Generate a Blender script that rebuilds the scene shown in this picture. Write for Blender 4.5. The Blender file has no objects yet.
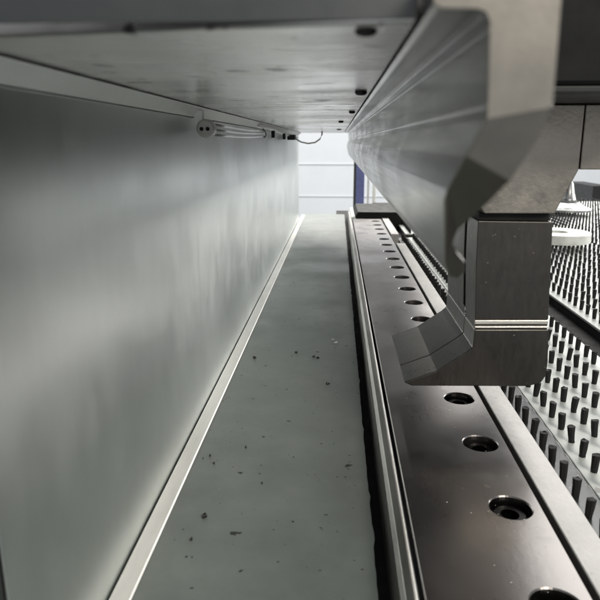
import bpy, bmesh, math, random
from mathutils import Vector, Matrix
random.seed(7)
S = bpy.context.scene
C = S.collection
R = math.radians
# ------------------------------------------------------------ camera
FPX = 620.0
PITCH = math.atan(158.0/FPX); YAW = math.atan(38.0*math.cos(PITCH)/FPX)
cd = bpy.data.cameras.new('camera'); cam = bpy.data.objects.new('camera', cd); C.objects.link(cam)
cam.location = (0, 0, 0); cam.rotation_euler = (R(90)-PITCH, 0, YAW)
cd.sensor_width = 36; cd.sensor_fit = 'HORIZONTAL'; cd.lens = 36*FPX/600
cd.clip_start = .01; cd.clip_end = 60
cd.dof.use_dof = True; cd.dof.focus_distance = .46; cd.dof.aperture_fstop = 25
S.camera = cam
S.render.resolution_x = S.render.resolution_y = 1024
ROT = cam.rotation_euler.to_matrix()
def ray(u, v): return ROT @ Vector(((u-300)/FPX, (300-v)/FPX, -1))
def at(u, v, Y):                      # the place point at distance Y along the machine
    d = ray(u, v); return d*(Y/d.y)
def atz(u, v, Z):
    d = ray(u, v); return d*(Z/d.z)
def atx(u, v, X):
    d = ray(u, v); return d*(X/d.x)
def pix(p):
    q = ROT.transposed() @ Vector(p)
    return (300+FPX*q.x/-q.z, 300-FPX*q.y/-q.z) if q.z < 0 else (-999, -999)
# ------------------------------------------------------------ objects
def tag(o, label=None, cat=None, group=None, kind=None):
    for k, v in (('label', label), ('category', cat), ('group', group), ('kind', kind)):
        if v: o[k] = v
    return o
def thing(name, label, cat, loc=(0,0,0), group=None):
    o = bpy.data.objects.new(name, None); C.objects.link(o); o.location = loc
    o.empty_display_size = .01
    return tag(o, label, cat, group)
def obj(name, bm, mat, parent=None, bevel=0, seg=2, smooth=False, origin=None):
    if origin is not None: bmesh.ops.translate(bm, verts=bm.verts, vec=-Vector(origin))
    bmesh.ops.recalc_face_normals(bm, faces=bm.faces)
    me = bpy.data.meshes.new(name); bm.to_mesh(me); bm.free()
    if smooth:
        for p in me.polygons: p.use_smooth = True
    me.materials.append(mat)
    o = bpy.data.objects.new(name, me); C.objects.link(o)
    if origin is not None: o.location = origin
    if parent:
        o.parent = parent
        par = Vector((0,0,0)); q = parent
        while q: par += q.location; q = q.parent
        if origin is not None: o.location = Vector(origin)-par
        else: o.location = -par
    if bevel:
        m = o.modifiers.new('bevel', 'BEVEL'); m.width = bevel; m.segments = seg; m.limit_method = 'ANGLE'; m.angle_limit = R(25)
        m.harden_normals = False
    return o
def B(): return bmesh.new()
def box(bm, x0, x1, y0, y1, z0, z1):
    v = [bm.verts.new((x, y, z)) for x in (x0, x1) for y in (y0, y1) for z in (z0, z1)]
    for f in ((0,1,3,2),(4,6,7,5),(0,4,5,1),(2,3,7,6),(0,2,6,4),(1,5,7,3)): bm.faces.new([v[i] for i in f])
    return bm
def extr(bm, prof, y0, y1, skew=None):
    """profile of (x,z) swept along the machine"""
    a = [bm.verts.new((x, y0, z)) for x, z in prof]; b = [bm.verts.new((x, y1, z)) for x, z in prof]
    n = len(prof)
    bm.faces.new(a); bm.faces.new(b[::-1])
    for i in range(n): bm.faces.new((a[i], b[i], b[(i+1) % n], a[(i+1) % n]))
    return bm
def lathe(bm, rings, n=24, c=(0,0,0), axis='z', cap0=True, cap1=True):
    """rings: (radius, height)"""
    rs = []
    for r, h in rings:
        ring = []
        for k in range(n):
            t = 2*math.pi*k/n; p = (r*math.cos(t), r*math.sin(t), h)
            if axis == 'y': p = (p[0], p[2], p[1])
            ring.append(bm.verts.new((c[0]+p[0], c[1]+p[1], c[2]+p[2])))
        rs.append(ring)
    for a, b in zip(rs, rs[1:]):
        for k in range(n): bm.faces.new((a[k], a[(k+1) % n], b[(k+1) % n], b[k]))
    if cap0: bm.faces.new(rs[0][::-1])
    if cap1: bm.faces.new(rs[-1])
    return bm
def tube(bm, pts, r, n=10):
    pts = [Vector(p) for p in pts]; rs = []
    for i, p in enumerate(pts):
        t = (pts[min(i+1, len(pts)-1)]-pts[max(i-1, 0)]).normalized()
        a = t.cross(Vector((0,0,1)) if abs(t.z) < .9 else Vector((1,0,0))).normalized(); b = t.cross(a)
        rs.append([bm.verts.new(p+a*r*math.cos(2*math.pi*k/n)+b*r*math.sin(2*math.pi*k/n)) for k in range(n)])
    for a, b in zip(rs, rs[1:]):
        for k in range(n): bm.faces.new((a[k], a[(k+1) % n], b[(k+1) % n], b[k]))
    bm.faces.new(rs[0][::-1]); bm.faces.new(rs[-1])
    return bm
def cut(o, cutter_bm):
    bmesh.ops.recalc_face_normals(cutter_bm, faces=cutter_bm.faces)
    me = bpy.data.meshes.new('cut'); cutter_bm.to_mesh(me); cutter_bm.free()
    k = bpy.data.objects.new('cut', me); C.objects.link(k)
    bv = [(m.width, m.segments) for m in o.modifiers]; o.modifiers.clear()
    loc = o.location.copy()
    k.location = (0,0,0)
    if o.parent: k.parent = o.parent; k.location = o.location
    m = o.modifiers.new('b', 'BOOLEAN'); m.operation = 'DIFFERENCE'; m.solver = 'EXACT'; m.object = k
    bpy.context.view_layer.update()
    dg = bpy.context.evaluated_depsgraph_get()
    new = bpy.data.meshes.new_from_object(o.evaluated_get(dg)); mats = o.data.materials[0]
    o.modifiers.clear(); o.data = new
    if not new.materials: new.materials.append(mats)
    bpy.data.objects.remove(k)
    for w, s in bv:
        m = o.modifiers.new('bevel', 'BEVEL'); m.width = w; m.segments = s; m.limit_method = 'ANGLE'; m.angle_limit = R(25)
# ------------------------------------------------------------ materials
def mat(name, base, rough=.4, metal=1.0, stretch=(1,1,1), nscale=60, var=.15, rvar=.1, bump=.0, bscale=200,
        specks=0, speck_col=(.01,.01,.01), speck_scale=60, smudge=0, aniso=0, bstretch=None, spec=.5, tint=None):
    m = bpy.data.materials.new(name); m.use_nodes = True
    N = m.node_tree.nodes; L = m.node_tree.links; bs = N['Principled BSDF']
    tc = N.new('ShaderNodeTexCoord'); mp = N.new('ShaderNodeMapping'); L.new(tc.outputs['Object'], mp.inputs['Vector'])
    mp.inputs['Scale'].default_value = stretch
    def noise(scale, detail=6, src=mp, rgh=.6):
        n = N.new('ShaderNodeTexNoise'); n.inputs['Scale'].default_value = scale; n.inputs['Detail'].default_value = detail
        n.inputs['Roughness'].default_value = rgh
        L.new(src.outputs[0], n.inputs['Vector']); return n
    def rng(src, a, b, lo=.3, hi=.7):
        r = N.new('ShaderNodeMapRange'); r.inputs['From Min'].default_value = lo; r.inputs['From Max'].default_value = hi
        r.inputs['To Min'].default_value = a; r.inputs['To Max'].default_value = b; L.new(src, r.inputs['Value']); return r
    def mul(a, b, op='MULTIPLY'):
        x = N.new('ShaderNodeMath'); x.operation = op; L.new(a, x.inputs[0]); L.new(b, x.inputs[1]); return x
    n1 = noise(nscale); cr = rng(n1.outputs['Fac'], 1-var, 1+var)
    mp0 = N.new('ShaderNodeMapping'); L.new(tc.outputs['Object'], mp0.inputs['Vector'])
    n2 = noise(14, 4, mp0); c2 = rng(n2.outputs['Fac'], 1-var*.7, 1+var*.7)
    v = mul(cr.outputs[0], c2.outputs[0])
    hs = N.new('ShaderNodeMix'); hs.data_type = 'RGBA'; hs.blend_type = 'MULTIPLY'; hs.inputs[0].default_value = 1
    hs.inputs[6].default_value = (*base, 1); cc = N.new('ShaderNodeCombineColor')
    for i in range(3): L.new(v.outputs[0], cc.inputs[i])
    L.new(cc.outputs[0], hs.inputs[7]); col = hs.outputs[2]
    if tint:
        nt = noise(22, 3, mp0); rt = rng(nt.outputs['Fac'], 0, 1, .45, .62)
        mt = N.new('ShaderNodeMix'); mt.data_type = 'RGBA'; L.new(rt.outputs[0], mt.inputs[0]); L.new(col, mt.inputs[6]); mt.inputs[7].default_value = (*tint, 1)
        col = mt.outputs[2]
    rr = rng(n1.outputs['Fac'], rough-rvar, rough+rvar); rout = rr.outputs[0]
    if smudge:
        n3 = noise(9, 5, mp0, .65); r3 = rng(n3.outputs['Fac'], 0, smudge, .42, .6); rout = mul(rout, r3.outputs[0], 'ADD').outputs[0]
    if specks:
        for sc, th in ((speck_scale, .60+.1*(1-specks)), (speck_scale*.35, .655+.06*(1-specks))):
            n4 = noise(sc, 2, mp0, .5); r4 = rng(n4.outputs['Fac'], 0, 1, th+.06, th+.09)
            mx = N.new('ShaderNodeMix'); mx.data_type = 'RGBA'; L.new(r4.outputs[0], mx.inputs[0]); L.new(col, mx.inputs[6])
            mx.inputs[7].default_value = (*speck_col, 1); col = mx.outputs[2]
    L.new(col, bs.inputs['Base Color']); L.new(rout, bs.inputs['Roughness'])
    bs.inputs['Metallic'].default_value = metal
    bs.inputs['Specular IOR Level'].default_value = spec
    if aniso: bs.inputs['Anisotropic'].default_value = aniso
    if bump:
        mpb = mp
        if bstretch:
            mpb = N.new('ShaderNodeMapping'); mpb.inputs['Scale'].default_value = bstretch; L.new(tc.outputs['Object'], mpb.inputs['Vector'])
        nb = noise(bscale, 5, mpb); b = N.new('ShaderNodeBump'); b.inputs['Strength'].default_value = bump; b.inputs['Distance'].default_value = .0006
        L.new(nb.outputs['Fac'], b.inputs['Height']); L.new(b.outputs[0], bs.inputs['Normal'])
    return m
M = {}
M['sheet'] = mat('brushed_sheet_steel', (.66,.695,.68), .30, 1, (1,1,.35), 90, .03, .015, .015, 700, smudge=.05, bstretch=(1,1,.06))
M['sheet2'] = mat('dark_panel_steel', (.10,.105,.105), .4, 1, (1,1,1), 40, .1)
M['top'] = mat('scuffed_under_plate', (.74,.74,.72), .21, 1, (.16,1,1), 60, .12, .06, .22, 90, specks=.95, speck_scale=85, speck_col=(.16,.16,.155), smudge=.12, bstretch=(.12,1,1))
M['flange'] = mat('bright_flange', (.88,.90,.88), .4, .2, (1,.3,1), 60, .06)
M['floor'] = mat('grey_green_plate', (.205,.23,.216), .40, .2, (1,1,1), 35, .10, .06, .18, 120, specks=.5, speck_col=(.03,.035,.03), speck_scale=170, smudge=.14)
M['edge'] = mat('bright_seam_strip', (.88,.87,.83), .42, .3, (1,.15,1), 80, .10, .06, .1, 260)
M['rail'] = mat('worn_rail_steel', (.30,.295,.28), .42, 1, (1,.1,1), 120, .25, .08, .3, 200, smudge=.1)
M['black'] = mat('black_gap', (.008,.008,.008), .8, 0)
M['blk'] = mat('blackened_screw', (.015,.015,.015), .5, 0)
M['plate'] = mat('oiled_dark_steel', (.17,.16,.156), .28, 1, (1,.6,1), 30, .10, .03, .06, 260, smudge=.14, specks=.1, speck_col=(.25,.24,.23), speck_scale=210)
M['screw'] = mat('black_oxide_screw', (.022,.022,.022), .35, 1, (1,1,1), 200, .2)
M['strip'] = mat('speckled_ground_steel', (.34,.33,.32), .50, .9, (1,.6,1), 330, .22, .06, .12, 500, specks=.3, speck_col=(.2,.19,.18), speck_scale=420)
M['tool'] = mat('ground_tool_steel', (.08,.075,.069), .30, 1, (1,1,.3), 420, .09, .04, .12, 520, smudge=.12, specks=.2, speck_scale=320, speck_col=(.3,.29,.27))
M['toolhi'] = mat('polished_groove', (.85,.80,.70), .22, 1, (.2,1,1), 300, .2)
M['seg'] = mat('clamp_steel', (.30,.275,.24), .36, 1, (1,1,1), 110, .2, .08, .3, 380, smudge=.1)
M['nose'] = mat('milled_nose_steel', (.125,.121,.116), .19, 1, (1,.03,1), 420, .14, .04, .14, 420, smudge=.05, bstretch=(1,.04,1))
M['nose_end_lit'] = mat('lit_end_face', (.26,.243,.215), .36, 1, (1,1,1), 160, .06, .04, .06, 300)  # lighter copy of the nose steel: warm light on the end put into colour
M['dark'] = mat('dark_beam_paint', (.004,.0045,.0045), .6, 0, spec=.2)
M['dgrey'] = mat('dark_grey_paint', (.028,.029,.029), .5, 0, spec=.3)
M['board'] = mat('pale_brush_board', (.60,.63,.60), .5, 0, (1,1,1), 60, .05, specks=.1, speck_col=(.3,.3,.28), speck_scale=150)
M['dboard'] = mat('dark_edge_board', (.045,.047,.047), .28, .3, (1,1,1), 60, .15, specks=.2, speck_col=(.3,.3,.3), speck_scale=300)
M['tuft'] = mat('black_nylon_bristle', (.008,.008,.008), .8, 0, (1,1,.1), 900, .4, .1, .6, 1500)
M['chrome'] = mat('polished_stop', (.28,.28,.28), .32, 1)
M['ring'] = mat('white_ring', (.6,.61,.58), .4, 0)
M['plastic'] = mat('white_fitting', (.5,.5,.48), .3, 0)
M['wall'] = mat('white_room_wall', (.86,.88,.90), .7, 0, (1,1,1), 3, .02)
M['rfloor'] = mat('grey_room_floor', (.35,.36,.37), .6, 0)
M['blue'] = mat('blue_paint', (.10,.115,.26), .5, 0)
M['cream'] = mat('pale_post_paint', (.7,.7,.66), .5, 0)
M['chip'] = mat('metal_chip', (.10,.10,.10), .35, 1)
M['glow'] = mat('lamp_tube', (.9,.9,.9), .5, 0)
g = bpy.data.materials.new('clear_tube'); g.use_nodes = True; b_ = g.node_tree.nodes['Principled BSDF']
b_.inputs['Base Color'].default_value = (.95,.97,.95,1); b_.inputs['Roughness'].default_value = .08; b_.inputs['Transmission Weight'].default_value = .75; b_.inputs['IOR'].default_value = 1.4
M['clear'] = g
# ------------------------------------------------------------ main measures (metres, camera at the origin, Y along the throat)
ZF = -.172; ZP = -.160; ZB = -.175
XL = atz(108, 600, ZF).x                   # left panel
XFR = atz(378, 600, ZF).x                  # right edge of throat floor
YE = 1.50
zc = atx(0, 53, XL+.006).z                      # under side of upper plate
zb = atx(0, 85, XL).z
xcr = atz(417, 22, zc).x
# ---- the room
o = obj('room_floor', box(B(), -6, 6, -3, 4.0, -1.25, -1.2), M['rfloor']); tag(o, kind='structure')
o = obj('room_wall', box(B(), -6, 6, 4.0, 4.15, -1.2, 2.6), M['wall']); tag(o, kind='structure')
for z in (-.105, -.33):
    pass
bm = B()
bmw = B()
for z in (at(310, 164, 4).z, at(310, 196, 4).z):
    box(bmw, -2.5, 1.6, 3.993, 3.9985, z-.0012, z+.0012)
o = obj('wall_trunking', bmw, M['wall'], bevel=.002); tag(o, 'thin pale trunking lines running across the white far wall', 'trunking')
# ---- left panel
yseam = atx(4, 560, XL).y
o = obj('side_panel', box(B(), XL-.012, XL, yseam, YE-.09, ZF-.02, zb), M['sheet'], bevel=.0006)
tag(o, 'large smooth brushed steel sheet forming the left side of the throat', 'panel')
o = obj('side_panel', box(B(), XL-.012, XL, -.05, yseam-.0022, ZF-.02, zb), M['sheet2'], bevel=.0006)
tag(o, 'dark sliver of panel at the bottom left corner in front of the big sheet', 'panel')
p = [(XL-.016, zb+.0003), (XL+.0004, zb+.0003), (XL+.0062, zc-.0009), (XL+.0058, zc-.0004), (XL-.016, zc-.0004)]
o = obj('top_flange', extr(B(), p, .02, YE-.1), M['flange'], bevel=.0004)
tag(o, 'bright narrow flange above the left sheet, under the scuffed upper plate', 'flange')
# ---- upper plate with drilled holes
t = thing('upper_plate', 'scuffed shiny overhead plate with dark drilled holes, above the throat', 'plate', (XL, .12, zc))
yf = at(200, 31, 1).y * (zc/at(200, 31, 1).z)
yl = atz(0, 38, zc).y; yr = atz(415, 22, zc).y
yl2 = yr+(yl-yr)*(xcr-XL+.02)/(xcr-atz(0, 38, zc).x)
bm = box(B(), XL-.02, xcr, yf, YE+.01, zc, zc+.006)
for v in bm.verts:
    if v.co.y < yf+.001: v.co.y = yr if v.co.x > 0 else yl2
up = obj('plate', bm, M['top'], t, bevel=.0007)
for u, v, w, hh in ((366,31,22,.0009), (361,91,11.5,.0017), (352,111,6,.0017), (341,121,5,.0018), (339,129,4.5,.0018)):
    q = atz(u, v, zc); r = w/2/FPX*q.y
    obj('screw_head', lathe(B(), [(r*.5, -.0004), (r*.42, -hh+.0003), (r*.5, -hh), (r*.72, -hh+.0001), (r*.93, -hh+.0006), (r, -hh+.0008), (r, -.0001)], 28, q, cap0=True), M['blk'], t)
obj('front_edge_shade', extr(B(), [(XL-.02, zc+.0004), (xcr-.0005, zc+.0004), (xcr-.0005, zc+.0062), (XL-.02, zc+.0062)], min(yr,yl2)-.0012, min(yr,yl2)-.0003), M['sheet2'], t)  # added dark face: shade on the plate's front put into its colour
obj('backing_block', box(B(), XL-.02, xcr-.0006, yl2+.001, YE-.12, zc+.0064, zc+.05), M['sheet2'], t, bevel=.001)
# overhead tool nose
YN = .105
pts = [(433,-40), (433,4), (441,9), (478,9.5), (486,13), (489,22), (489.3,27), (486.8,28.5), (489,31), (488.5,60), (487.2,104), (485.2,106), (487,108), (486,119), (447,190), (444,200), (444.5,262),
       (449,276), (458,279), (465,272), (465,262), (457,252), (453,243), (458,230), (470,219), (486,205), (510,181), (540,135), (553,107), (557,60), (562,0), (564,-40)]
pts.insert(pts.index((486,119))+1, (466,156))
def below(p, a, b):
    a, b, p = Vector(a), Vector(b), Vector(p); return max(0, (p-a).dot(Vector((-(b-a).y, (b-a).x)).normalized()))
bm = B(); fr = []; bk = []
for p_ in pts:
    dY = 0
    if p_[1] > 100: dY = below(p_, (486,119), (553,107))*.00005 + below(p_, (466,156), (510,181))*.00022
    q = at(p_[0], p_[1], YN+dY); fr.append(bm.verts.new(q)); bk.append(bm.verts.new((q.x, YE-.05, q.z)))
i1, i2, i3, i4 = [pts.index(p_) for p_ in ((486,119), (466,156), (510,181), (553,107))]; n = len(pts)
bm.faces.new(fr[:i1+1]+fr[i4:]); bm.faces.new([fr[i1], fr[i2]]+fr[i3:i4+1]); bm.faces.new(fr[i2:i3+1]); bm.faces.new(bk[::-1])
for i in range(n): bm.faces.new((fr[i], bk[i], bk[(i+1) % n], fr[(i+1) % n]))
nz = obj('nose_beam', bm, M['nose'], bevel=.0002, seg=2, origin=(at(480,60,YN).x, YN, 0))
nz.data.materials.append(M['nose_end_lit'])
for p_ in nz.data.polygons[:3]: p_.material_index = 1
tag(nz, 'long faceted steel blank holder nose with hooked lower lip, overhead right', 'tool beam')
# ---- throat floor with ragged edge
bm = B(); n = 260; prev = None; rng = random.Random(3); xr = XFR
rows = []
for i in range(n+1):
    y = .03+(YE+.03-.03)*i/n
    e = XFR + rng.uniform(-.0002,.0002) + .00015*math.sin(y*31) + (.0006 if rng.random() < .06 else 0)
    rows.append([bm.verts.new((XL+.0005, y, ZF)), bm.verts.new((e, y, ZF)), bm.verts.new((e-.0006, y, ZF-.006)), bm.verts.new((XL+.0005, y, ZF-.006))])
for a, b in zip(rows, rows[1:]):
    for k in range(4): bm.faces.new((a[k], b[k], b[(k+1) % 4], a[(k+1) % 4]))
bm.faces.new(rows[0]); bm.faces.new(rows[-1][::-1])
o = obj('throat_plate', bm, M['floor'])
tag(o, 'grey green lower plate with dark specks and a ragged right edge', 'plate')
w = atz(132, 600, ZF).x-XL
o = obj('seam_strip', extr(B(), [(XL+.0008, ZF+.0004), (XL+w, ZF+.0004), (XL+w, ZF+.0012), (XL+w-.0006, ZF+.0018), (XL+.0014, ZF+.0018), (XL+.0008, ZF+.0012)], .03, YE), M['edge'], bevel=.0002)
tag(o, 'bright narrow metal strip along the joint of left sheet and grey green plate', 'strip')
# ---- black channel and rail
x1 = atz(393, 600, ZF).x; xr0 = atz(404, 600, ZP+.001).x; xr1 = atz(421, 600, ZP+.001).x
o = obj('channel_bed', box(B(), XFR-.02, .012+XFR, .03, 1.7, ZF-.014, ZF-.009), M['black'])
tag(o, 'black channel between the ragged plate and the worn rail', 'channel')
prof = [(x1, ZF-.05), (x1, ZF-.004), (xr0-.0006, ZP-.0025), (xr0+.001, ZP+.0002), (xr1-.0022, ZP+.0008), (xr1-.0010, ZP+.0004), (xr1, ZP-.0012), (xr1, ZF-.05)]
o = obj('guide_rail', extr(B(), prof, .03, YE-.02), M['rail'], bevel=.0003)
tag(o, 'long worn steel rail with a bright edge beside the dark screw plate', 'rail')
# ---- screw plate
xp0 = atz(425, 600, ZP).x; xp1 = atz(597, 600, ZP).x-.0014; YP1 = atz(370, 219, ZP).y
t = thing('screw_plate', 'dark oiled steel plate with a row of recessed socket screws', 'plate', (xp0, .05, ZP))
chz = ZP
pl = obj('plate', extr(B(), [(xp0, ZP-.03), (xp0, ZP-.0006), (xp0+.0006, ZP), (xp1-.0003, ZP), (xp1, ZP-.0003), (xp1, ZP-.03)], .05, YP1), M['plate'], t)
hc = [atz(x, y, ZP) for x, y in ((513,509), (481,444), (458,399))]
sp = ((hc[1].y-hc[0].y)+(hc[2].y-hc[1].y))/2
xh = sum(h.x for h in hc)/3; y0 = hc[0].y-sp*.98
rh = 20.5/ (513-338) * xh
kb = B(); ys = []
y = y0
while y < YP1-.02:
    ys.append(y); lathe(kb, [(rh, -.0105), (rh, -.0006), (rh+.0009, .0006), (rh+.0009, .004)], 40, (xh, y, ZP)); y += sp
cut(pl, kb)
base = None
for y in ys:
    bm = lathe(B(), [(rh*.80, -.0084), (rh*.80, -.0030), (rh*.74, -.0020), (rh*.44, -.0020)], 32, (0,0,0), cap1=False)
    # hexagon socket
    top = [v for v in bm.verts if abs(v.co.z+.0020) < 1e-6 and abs(v.co.xy.length-rh*.44) < 1e-5]
    lathe(bm, [(rh*.44, -.0020), (rh*.42, -.0062)], 6, (0,0,0), cap0=False)
    if base is None:
        base = obj('socket_screw', bm, M['screw'], t, smooth=False); o = base
    else:
        bm.free(); o = base.copy(); C.objects.link(o)
    o.location = Vector((xh, y, ZP-.0016))-t.location
# ---- bright strip, two lengths
xs0 = atz(600, 597, ZP).x; xs1 = atz(600, 538, ZP).x
yg0 = atz(391, 243, ZP).y; yg1 = atz(389, 234, ZP).y
for a, b, l in ((.05, yg0, 'long speckled bright steel strip between the screw plate and the brushes'),
                (yg1, YP1+.02, 'short far length of bright strip beyond the dark cross gap')):
    dx = .0
    o = obj('wear_strip', extr(B(), [(xs0, ZP-.03), (xs0, ZP-.0004), (xs0+.0004, ZP), (xs1-.0004, ZP), (xs1, ZP-.0004), (xs1, ZP-.03)], a, b), M['strip'])
    tag(o, l, 'strip')
# ---- brush boards
def tuft_mesh(rng):
    bm = B(); n = 9; rings = []
    for z, r in ((0, .0018), (.0015, .0019), (.006, .0021), (.0104, .0023)):
        rings.append([bm.verts.new((r*(1+rng.uniform(-.1,.1))*math.cos(2*math.pi*k/n), r*(1+rng.uniform(-.1,.1))*math.sin(2*math.pi*k/n), z+(rng.uniform(-.0005,.0005) if z > .01 else 0))) for k in range(n)])
    for a, b in zip(rings, rings[1:]):
        for k in range(n): bm.faces.new((a[k], a[(k+1) % n], b[(k+1) % n], b[k]))
    bm.faces.new(rings[-1]); return bm
trng = random.Random(11)
TM = []
for k in range(8):
    bm = tuft_mesh(trng); me = bpy.data.meshes.new('bristle_tuft'); bm.to_mesh(me); bm.free(); me.materials.append(M['tuft']); TM.append(me)
def brush_board(label, x0, x1, ya, yb, rows, matb, sy=.0175, off=0, zt=ZB, edge=.006, individuals=100):
    t = thing('brush_board', label, 'brush board', ((x0+x1)/2, (ya+yb)/2, zt), 'brush boards side by side on the table')
    obj('board', box(B(), x0, x1, ya, yb, zt-.0025, zt), matb, t, bevel=.0006)
    obj('base', box(B(), x0+.001, x1-.001, ya+.001, yb-.001, zt-.012, zt-.0026), M['black'], t)
    pos = []
    for i, x in enumerate(rows):
        y = ya+edge+(sy/2 if (i+off) % 2 else 0)
        while y < yb-edge: pos.append((x+trng.uniform(-.0003,.0003), y+trng.uniform(-.0004,.0004))); y += sy
    def vis(p):
        u, v = pix((p[0], p[1], zt+.005)); return -5 < u < 605 and -5 < v < 610 and not (388 < u < 543 and 225 < v < 383)
    pos.sort(key=lambda p: (not vis(p), math.hypot(*p)))
    rest = B()
    for i, (x, y) in enumerate(pos):
        me = trng.choice(TM); a = trng.uniform(0, 6.28); tilt = (trng.gauss(0,.04), trng.gauss(0,.04))
        if i < individuals:
            o = bpy.data.objects.new('bristle_tuft', me); C.objects.link(o); o.parent = t
            o.location = Vector((x, y, zt-.0002))-t.location; o.rotation_euler = (tilt[0], tilt[1], a)
        else:
            mw = Matrix.Translation((x, y, zt-.0002)) @ Matrix.Rotation(tilt[0], 4, 'X') @ Matrix.Rotation(tilt[1], 4, 'Y') @ Matrix.Rotation(a, 4, 'Z')
            k0 = len(rest.verts); rest.from_mesh(me); rest.verts.ensure_lookup_table()
            for v in rest.verts[k0:]: v.co = mw @ v.co
    if len(pos) > individuals:
        o = obj('bristle_field', rest, M['tuft'], t); o['kind'] = 'stuff'
    else: rest.free()
    return t
A = abs(ZB)
yg = atz(420, 236, ZB).y
rr_ = [k*A for k in (.705,)]
brush_board('narrow dark board with a single row of black tufts beside the bright strip', xs1+.0035, .772*A-.0003, .16, yg-.02, [.70*A+.0005], M['dboard'], off=0)
rw = [ (.815+.097*i)*A for i in range(5)]
brush_board('pale board in front of the black gap, its tufts standing largest', .772*A, 1.27*A, .16, yg-.02, rw, M['board'], off=1)
x0 = 1.45*A; step = .017
def rows_of(x0, x1, s=.017):
    n = int((x1-x0-.008)/s); e = (x1-x0-n*s)/2
    return [x0+e+i*s for i in range(n+1)]
brush_board('pale board just beyond the black gap, seen right of the hanging tool', x0, x0+.19, .20, yg-.02, rows_of(x0, x0+.19), M['board'])
brush_board('pale board behind the white ring, second beyond the black gap', x0+.192, x0+.40, .30, 1.95, rows_of(x0+.192, x0+.40), M['board'])
brush_board('pale farthest board on the right, its tufts blending together', x0+.402, x0+.75, .6, 1.95, rows_of(x0+.402, x0+.75), M['board'], individuals=60)
brush_board('pale board past the dark cross gap, seen beneath the nose beam', .772*A, x0+.19, yg+.03, 1.7, rows_of(.772*A, x0+.19), M['board'], individuals=80)
# table body under the boards
t = thing('work_table', 'dark table frame showing as black gaps between the brush boards', 'table', (.5, 1, -1.2))
obj('table_top', box(B(), xs1+.002, 1.05, .05, 2.0, ZB-.03, ZB-.0122), M['black'], t)
for x, y in ((.2,.2), (1.0,.2), (1.0,1.9), (.2,1.9)):
    obj('leg', box(B(), x-.03, x+.03, y-.03, y+.03, -1.2, ZB-.031), M['dgrey'], t, bevel=.003)
# ring on the brushes
c = at(583, 236, 1.10)
zr = ZB+.0105
c = atz(557, 232.5, zr+.014)
ro = .059/ .69 * c.y * .69; ro = 31/FPX*c.y
bm = B(); n = 64
prof = [(ro*.34, 0), (ro, 0), (ro, .014), (ro*.985, .0155), (ro*.36, .0155), (ro*.34, .014)]
rs = [[bm.verts.new((r*math.cos(2*math.pi*k/n), r*math.sin(2*math.pi*k/n), h)) for k in range(n)] for r, h in prof]
for i in range(len(prof)):
    a, b = rs[i], rs[(i+1) % len(prof)]
    for k in range(n): bm.faces.new((a[k], a[(k+1) % n], b[(k+1) % n], b[k]))
bmesh.ops.translate(bm, verts=bm.verts, vec=(c.x, c.y, zr))
o = obj('flat_ring', bm, M['ring'], origin=(c.x, c.y, zr)); tag(o, 'flat white ring lying on the black tufts right of the tool', 'ring')
# chrome stop
c = atz(567, 210.5, zr); k = c.y/FPX
t = thing('cone_stop', 'shiny metal cone with a wide round foot standing on the far tufts', 'stop', (c.x, c.y, zr))
obj('foot', lathe(B(), [(22*k, 0), (22*k, 2*k), (16*k, 4*k), (10*k, 8*k)], 48, (c.x, c.y, zr)), M['chrome'], t, smooth=False, bevel=.0005)
obj('cone', lathe(B(), [(9.6*k, 8.05*k), (6.5*k, 12*k), (5*k, 18*k), (3.2*k, 26*k), (1.5*k, 28*k)], 32, (c.x, c.y, zr)), M['chrome'], t, smooth=True)
# ---- hanging bending tool : two segments
YT = .33; YT2 = YT/.79; YS = YT/.925
def TP(u, v): q = at(u, v, YT); return (q.x, q.z)
foot_pts = [(404,382.5), (412,386), (528,386.5), (541,383), (546,376), (548,362), (549,329.5), (474.5,329.5), (473,347), (467,352), (437,371)]
def tool_seg(label, ya, yb, ys):
    t = thing('bending_tool', label, 'bending tool', (TP(510,220)[0], ya, TP(510,220)[1]), 'hanging bending tool segments')
    obj('foot', extr(B(), [TP(*p) for p in foot_pts], ya, yb), M['tool'], t, bevel=.0006)
    # shank face with machined steps
    zz = lambda v: TP(510, v)[1]
    X = lambda u, v: TP(u, v)[0]
    obj('shank', extr(B(), [TP(*p) for p in ((475,319.5), (548.5,319.5), (550,284), (553,222), (478,221), (476,260))], ys, yb), M['tool'], t, bevel=.0004)
    if ys == YT: obj('scribed_line', extr(B(), [TP(*p) for p in ((477,283.6), (550,283.2), (550,282.7), (477,283.1))], ya-.00012, ya+.0004), M['tool'], t)
    # polished grooves between shank and foot (real step, set back and proud ribs)
    obj('neck', extr(B(), [TP(*p) for p in ((475.5,329.3), (548,329.3), (548,319.7), (475.5,319.7))], ya+.0012, yb), M['tool'], t)
    for v0, v1 in ((320.6, 324.2), (326.6, 328.2)):
        obj('groove_ridge', extr(B(), [TP(*p) for p in ((475.2,v1), (548.3,v1), (548.3,v0), (475.2,v0))], ya+.0002, ya+.0011), M['toolhi'], t, bevel=.0002)
    obj('shoulder_neck', extr(B(), [TP(*p) for p in ((480,220.7), (552,221.7), (552,214), (481,214))], ya+.004, yb), M['black'], t)
    return t
tool_seg('front dark steel tool segment with bright grooves and an angled foot', YT, YS, YT)
tool_seg('rear tool segment behind the narrow dark slit, angled foot to the left', YS+.0008, YT2, YS+.0065)
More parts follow.
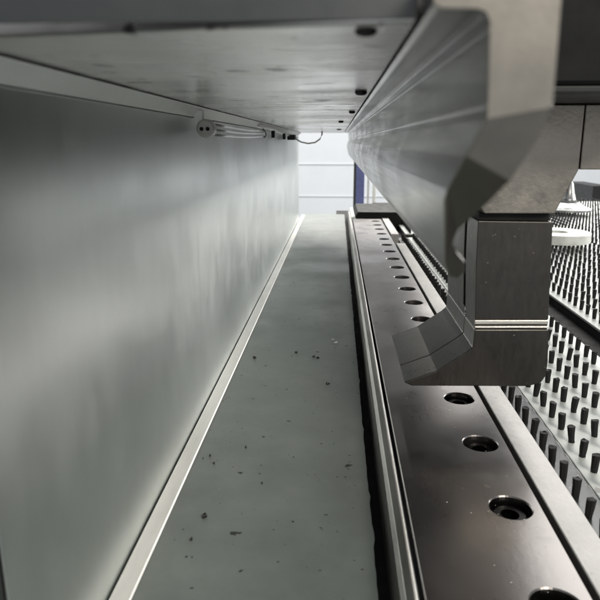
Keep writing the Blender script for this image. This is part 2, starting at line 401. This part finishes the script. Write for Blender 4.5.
# clamp body above the tool
p1 = [(440,104.5), (584.5,104.5), (578,170), (554,213.5), (484,213.5), (474,200)]
o = obj('clamp_block', extr(B(), [TP(*p) for p in p1], YT-.001, YT2+.01), M['seg'], bevel=.0006)
tag(o, 'grey steel clamp block with slanted lower corner, holding the hanging tool', 'clamp block')
p2 = [(585.6,104.5), (640,104.5), (640,169.5), (579.2,169.5)]
o = obj('clamp_block', extr(B(), [TP(*p) for p in p2], YT-.001, YT2+.01), M['seg'], bevel=.0005)
tag(o, 'neighbouring clamp block right of the vertical seam at the picture edge', 'clamp block')
zz = TP(560, 104)[1]+.0002
yb_ = .33*.79
t = thing('press_beam', 'dark painted beam crossing the upper right corner above the clamp blocks', 'beam', (.3, yb_, zz))
obj('beam_body', box(B(), TP(430,100)[0], .165, yb_+.004, 1.45, zz+.003, .30), M['dark'], t, bevel=.002)
obj('lower_flange', box(B(), TP(430,100)[0]+.001, .165, yb_, YT2, zz, zz+.0028), M['dgrey'], t, bevel=.0008)
# ---- fitting with clear tubes at the top of the left sheet
c = at(205, 128.5, .373)
t = thing('tube_fitting', 'small round white fitting with two dark ports and clear tubes, top of left sheet', 'fitting', c)
k = .373/FPX
obj('end_cap', lathe(B(), [(7.5*k, 0), (8.8*k, .0008), (8.8*k, .009), (7*k, .0105)], 32, c, axis='y'), M['plastic'], t, bevel=.0003)
for dx in (-3.4, 2.6):
    obj('port', lathe(B(), [(1.9*k, -.0004), (1.9*k, .001)], 16, (c.x+dx*k, c.y, c.z-.4*k), axis='y'), M['black'], t)
e = at(264, 134, .68)
obj('bracket', box(B(), XL+.0014, c.x-3*k, c.y+.003, c.y+.008, c.z+5*k, zb+.004), M['flange'], t, bevel=.0004)
for dx, dz, ez in ((2,5,5), (4,-.5,1), (3,-5.5,-4)):
    a = Vector((c.x+dx*k, c.y+.009, c.z+dz*k)); b = Vector((e.x, e.y, e.z+ez*k))
    obj('clear_tube', tube(B(), [a+(b-a)*i/6+Vector((0,0,-.0012*math.sin(math.pi*i/6))) for i in range(7)], 1.25*k), M['clear'], t, smooth=True)
obj('tube_clamp', tube(B(), [e+Vector((0,0,-6*k)), e+Vector((2*k,.004,-4*k)), e+Vector((2.6*k,.006,0)), e+Vector((1*k,.004,5*k)), e+Vector((-2*k,0,9*k))], .9*k), M['screw'], t, smooth=True)
# conduit further back, with clips, and the loose hose
a = at(258, 124, .66); b = at(297, 138, 1.18)
t = thing('conduit', 'thin bright conduit along the top of the left sheet behind the fitting', 'conduit', a)
obj('pipe', tube(B(), [a+(b-a)*i/8 for i in range(9)], .0022), M['flange'], t, smooth=True)
for u, v, Y in ((273,136,.74), (284,138,.88)):
    q = at(u, v, Y); obj('clip', box(B(), q.x-.002, q.x+.002, Y, Y+.006, q.z-.002, q.z+.006), M['screw'], t, bevel=.0005)
q = at(291, 138, 1.0); obj('junction', box(B(), q.x-.006, q.x+.006, 1.0, 1.03, q.z-.003, q.z+.005), M['dgrey'], t, bevel=.001)
P = [at(u, v, 1.15) for u, v in ((296,139), (301,142), (308,143.5), (315,142.5), (320,139), (322,134.5), (322,131))]
o = obj('loose_hose', tube(B(), P, .0013), M['plastic'], smooth=True, origin=P[0]); tag(o, 'thin pale hose hanging in a loop under the plate near the far opening', 'hose')
# ---- things beyond the table, seen under the nose
q = at(358, 185, 1.75)
def pxbox(name, u0, v0, u1, v1, Y, d, m, label=None, cat=None, zbot=None, bevel=.001, parent=None):
    a = at(u0, v1, Y); b = at(u1, v0, Y)
    o = obj(name, box(B(), a.x, b.x, Y, Y+d, a.z if zbot is None else zbot, b.z), m, parent, bevel=bevel)
    if label: tag(o, label, cat)
    return o
pxbox('blue_cabinet', 354.5, 120, 366, 200, 2.3, .15, M['blue'], 'blue painted cabinet edge standing beyond the far end of the plate', 'cabinet', zbot=-1.2)
pxbox('grey_post', 353.5, 120, 357.5, 200, 2.2, .05, M['dgrey'], 'dark grey post beside the blue cabinet', 'post', zbot=-1.2)
pxbox('pale_post', 367, 120, 371, 205, 2.1, .03, M['cream'], 'thin pale post right of the blue cabinet', 'post', zbot=-1.2)
pxbox('pale_post', 372.5, 120, 378, 207, 2.08, .03, M['cream'], 'wider pale post nearest the hanging nose beam', 'post', zbot=-1.2)
a = atz(357, 219, ZP)
o = obj('end_block', extr(B(), [(xp0+.004, ZP-.03), (xp0+.004, ZP-.002), (xp0+.012, ZP+.012), (.16, ZP+.012), (.20, ZP-.03)], YP1+.025, YP1+.22), M['dark'], bevel=.001)
tag(o, 'dark sloping block at the far end of the screw plate', 'block')
o = obj('end_wedge', extr(B(), [(xr1-.001, ZP-.02), (xr1-.001, ZP+.003), (xr1+.006, ZP+.006), (xr1+.014, ZP-.02)], YP1+.004, YP1+.2), M['flange'], bevel=.0006)
tag(o, 'pale wedge finishing the far end of the worn rail', 'wedge')
# cabinet row far right background
for i, (u0, v0, u1, v1, Y, m, l) in enumerate(((592,186,612,197,2.6,'dgrey','low dark cabinet in the far background at the right edge'),
        (640,176,700,197,2.7,'cream','pale box in the far background beyond the right edge'))):
    if u0 < 600: pxbox('far_cabinet', u0, v0, u1, v1, Y, .3, M[m], l, 'cabinet', zbot=-1.2)
# ---- chips lying on the throat floor
chips = [(191,540,4.5), (204,517,7), (314,357,4), (318,358,3.5), (336,343,5), (333,340,3), (255,358,4), (246,448,2), (210,456,2.5), (296,353,3), (214,464,2), (328,384,4), (262,484,1.8)]
looks = ['small bright edged metal chip near the bottom left of the grey green plate', 'flat dark grey flake, widest on the grey green plate',
 'dark crumb, left one of a close pair mid plate', 'dark crumb, right one of a close pair mid plate', 'shiny curled chip at the right edge of the plate',
 'small dark chip just behind the shiny curled one', 'dark flat flake mid plate, nearest the bright seam strip', 'tiny dark crumb alone in the middle of the near plate',
 'small dark crumb close to the bright seam strip', 'dark crumb left of the close pair', 'tiny crumb just below the one by the seam strip', 'long thin dark chip below the close pair', 'tiny crumb lowest in the middle of the plate']
for (u, v, s), l in zip(chips, looks):
    q = atz(u, v, ZF); r = s*.36/FPX*q.y; bm = B(); n = 9
    a = [bm.verts.new((q.x+r*(1+random.uniform(-.45,.35))*math.cos(2*math.pi*k/n)*1.2, q.y+r*1.5*(1+random.uniform(-.5,.3))*math.sin(2*math.pi*k/n), ZF+.0001)) for k in range(n)]
    b = [bm.verts.new((v_.co.x*.98+q.x*.02, v_.co.y*.98+q.y*.02, ZF+.0006+random.uniform(0,.0011))) for v_ in a]
    cc = bm.verts.new((q.x, q.y, ZF+.0012))
    for k in range(n):
        bm.faces.new((a[k], a[(k+1) % n], b[(k+1) % n], b[k])); bm.faces.new((b[k], b[(k+1) % n], cc))
    o = obj('metal_chip', bm, M['edge'] if 'shiny' in l else M['chip'], origin=(q.x, q.y, ZF)); tag(o, l, 'metal chip', 'chips scattered on the plate')
# fine swarf nobody could count, gathered along the edges
def swarf(name, label, m, n, place, size, seed):
    g_ = random.Random(seed); bm = B()
    for _ in range(n):
        x, y, z = place(g_); r_ = size*(.4+g_.random()**3*1.6); a_ = g_.uniform(0, 6.28); vs = []
        for k_ in range(4):
            t_ = a_+k_*math.pi/2+g_.uniform(-.4,.4); q_ = r_*g_.uniform(.4,1)
            vs.append(bm.verts.new((x+q_*math.cos(t_)*(1.6 if k_ % 2 else .7), y+q_*math.sin(t_), z+.00012+g_.uniform(0,.25)*r_)))
        top_ = bm.verts.new((x, y, z+r_*.5+.0001))
        for k_ in range(4): bm.faces.new((vs[k_], vs[(k_+1) % 4], top_))
        bm.faces.new(vs[::-1])
    o = obj(name, bm, m); tag(o, label, 'swarf', kind='stuff')
def on_floor(g_):
    y = .15+g_.random()**1.3*1.2; t_ = g_.random()
    x = XFR-.002-abs(g_.gauss(0,.018)) if t_ < .5 else (XL+w+.0008+abs(g_.gauss(0,.012)) if t_ < .7 else g_.uniform(XL+w+.001, XFR-.002))
    return (max(x, XL+w+.0008), y, ZF)
swarf('swarf_dust', 'fine dark swarf dust sprinkled over the grey green plate', M['chip'], 520, on_floor, .00035, 5)
swarf('swarf_dust', 'fine pale swarf dust sprinkled over the dark screw plate', M['edge'], 260, lambda g_: (xp1-.001-abs(g_.gauss(0,.012)) if g_.random() < .5 else g_.uniform(xp0+.002, xp1-.002), .15+g_.random()**1.4, ZP), .00022, 6)
# ------------------------------------------------------------ light
w = bpy.data.worlds.new('World'); S.world = w; w.use_nodes = True
bg = w.node_tree.nodes['Background']; bg.inputs[0].default_value = (.95,.98,1,1); bg.inputs[1].default_value = .42
def area(name, loc, target, sx, sy, power, col):
    l = bpy.data.lights.new(name, 'AREA'); l.shape = 'RECTANGLE'; l.size = sx; l.size_y = sy; l.energy = power; l.color = col
    o = bpy.data.objects.new(name, l); C.objects.link(o); o.location = loc
    o.rotation_euler = (Vector(target)-Vector(loc)).to_track_quat('-Z', 'Y').to_euler(); return o
area('far_lamp', (.1, 2.6, 1.9), (0, 3.2, 0), 2.6, 1.0, 36, (1,.99,.97))
area('end_fill', (.05, 2.6, .66), (-.02, .9, -.12), 1.0, .4, 9, (1,.95,.88))  # added light out of view, lifts nose, plate and sheet towards the far end
area('side_fill', (1.35, 1.7, .18), (-.1, .7, -.12), 1.9, .34, 18, (1,.97,.93))  # added light out of view, brightens the reflections in the left sheet
area('table_lamp', (1.05, 2.0, 1.3), (.5, .9, -.17), 1.2, .8, 9.5, (1,.98,.93))
area('hall_lamp', (.9, -1.1, .9), (.15, .3, -.1), .9, .5, 16, (1,.93,.82))
S.render.engine = 'CYCLES'
S.view_settings.view_transform = 'Standard'; S.view_settings.look = 'None'; S.view_settings.gamma = 1; S.view_settings.exposure = .55
S.cycles.max_bounces = 10; S.cycles.diffuse_bounces = 5; S.cycles.glossy_bounces = 6
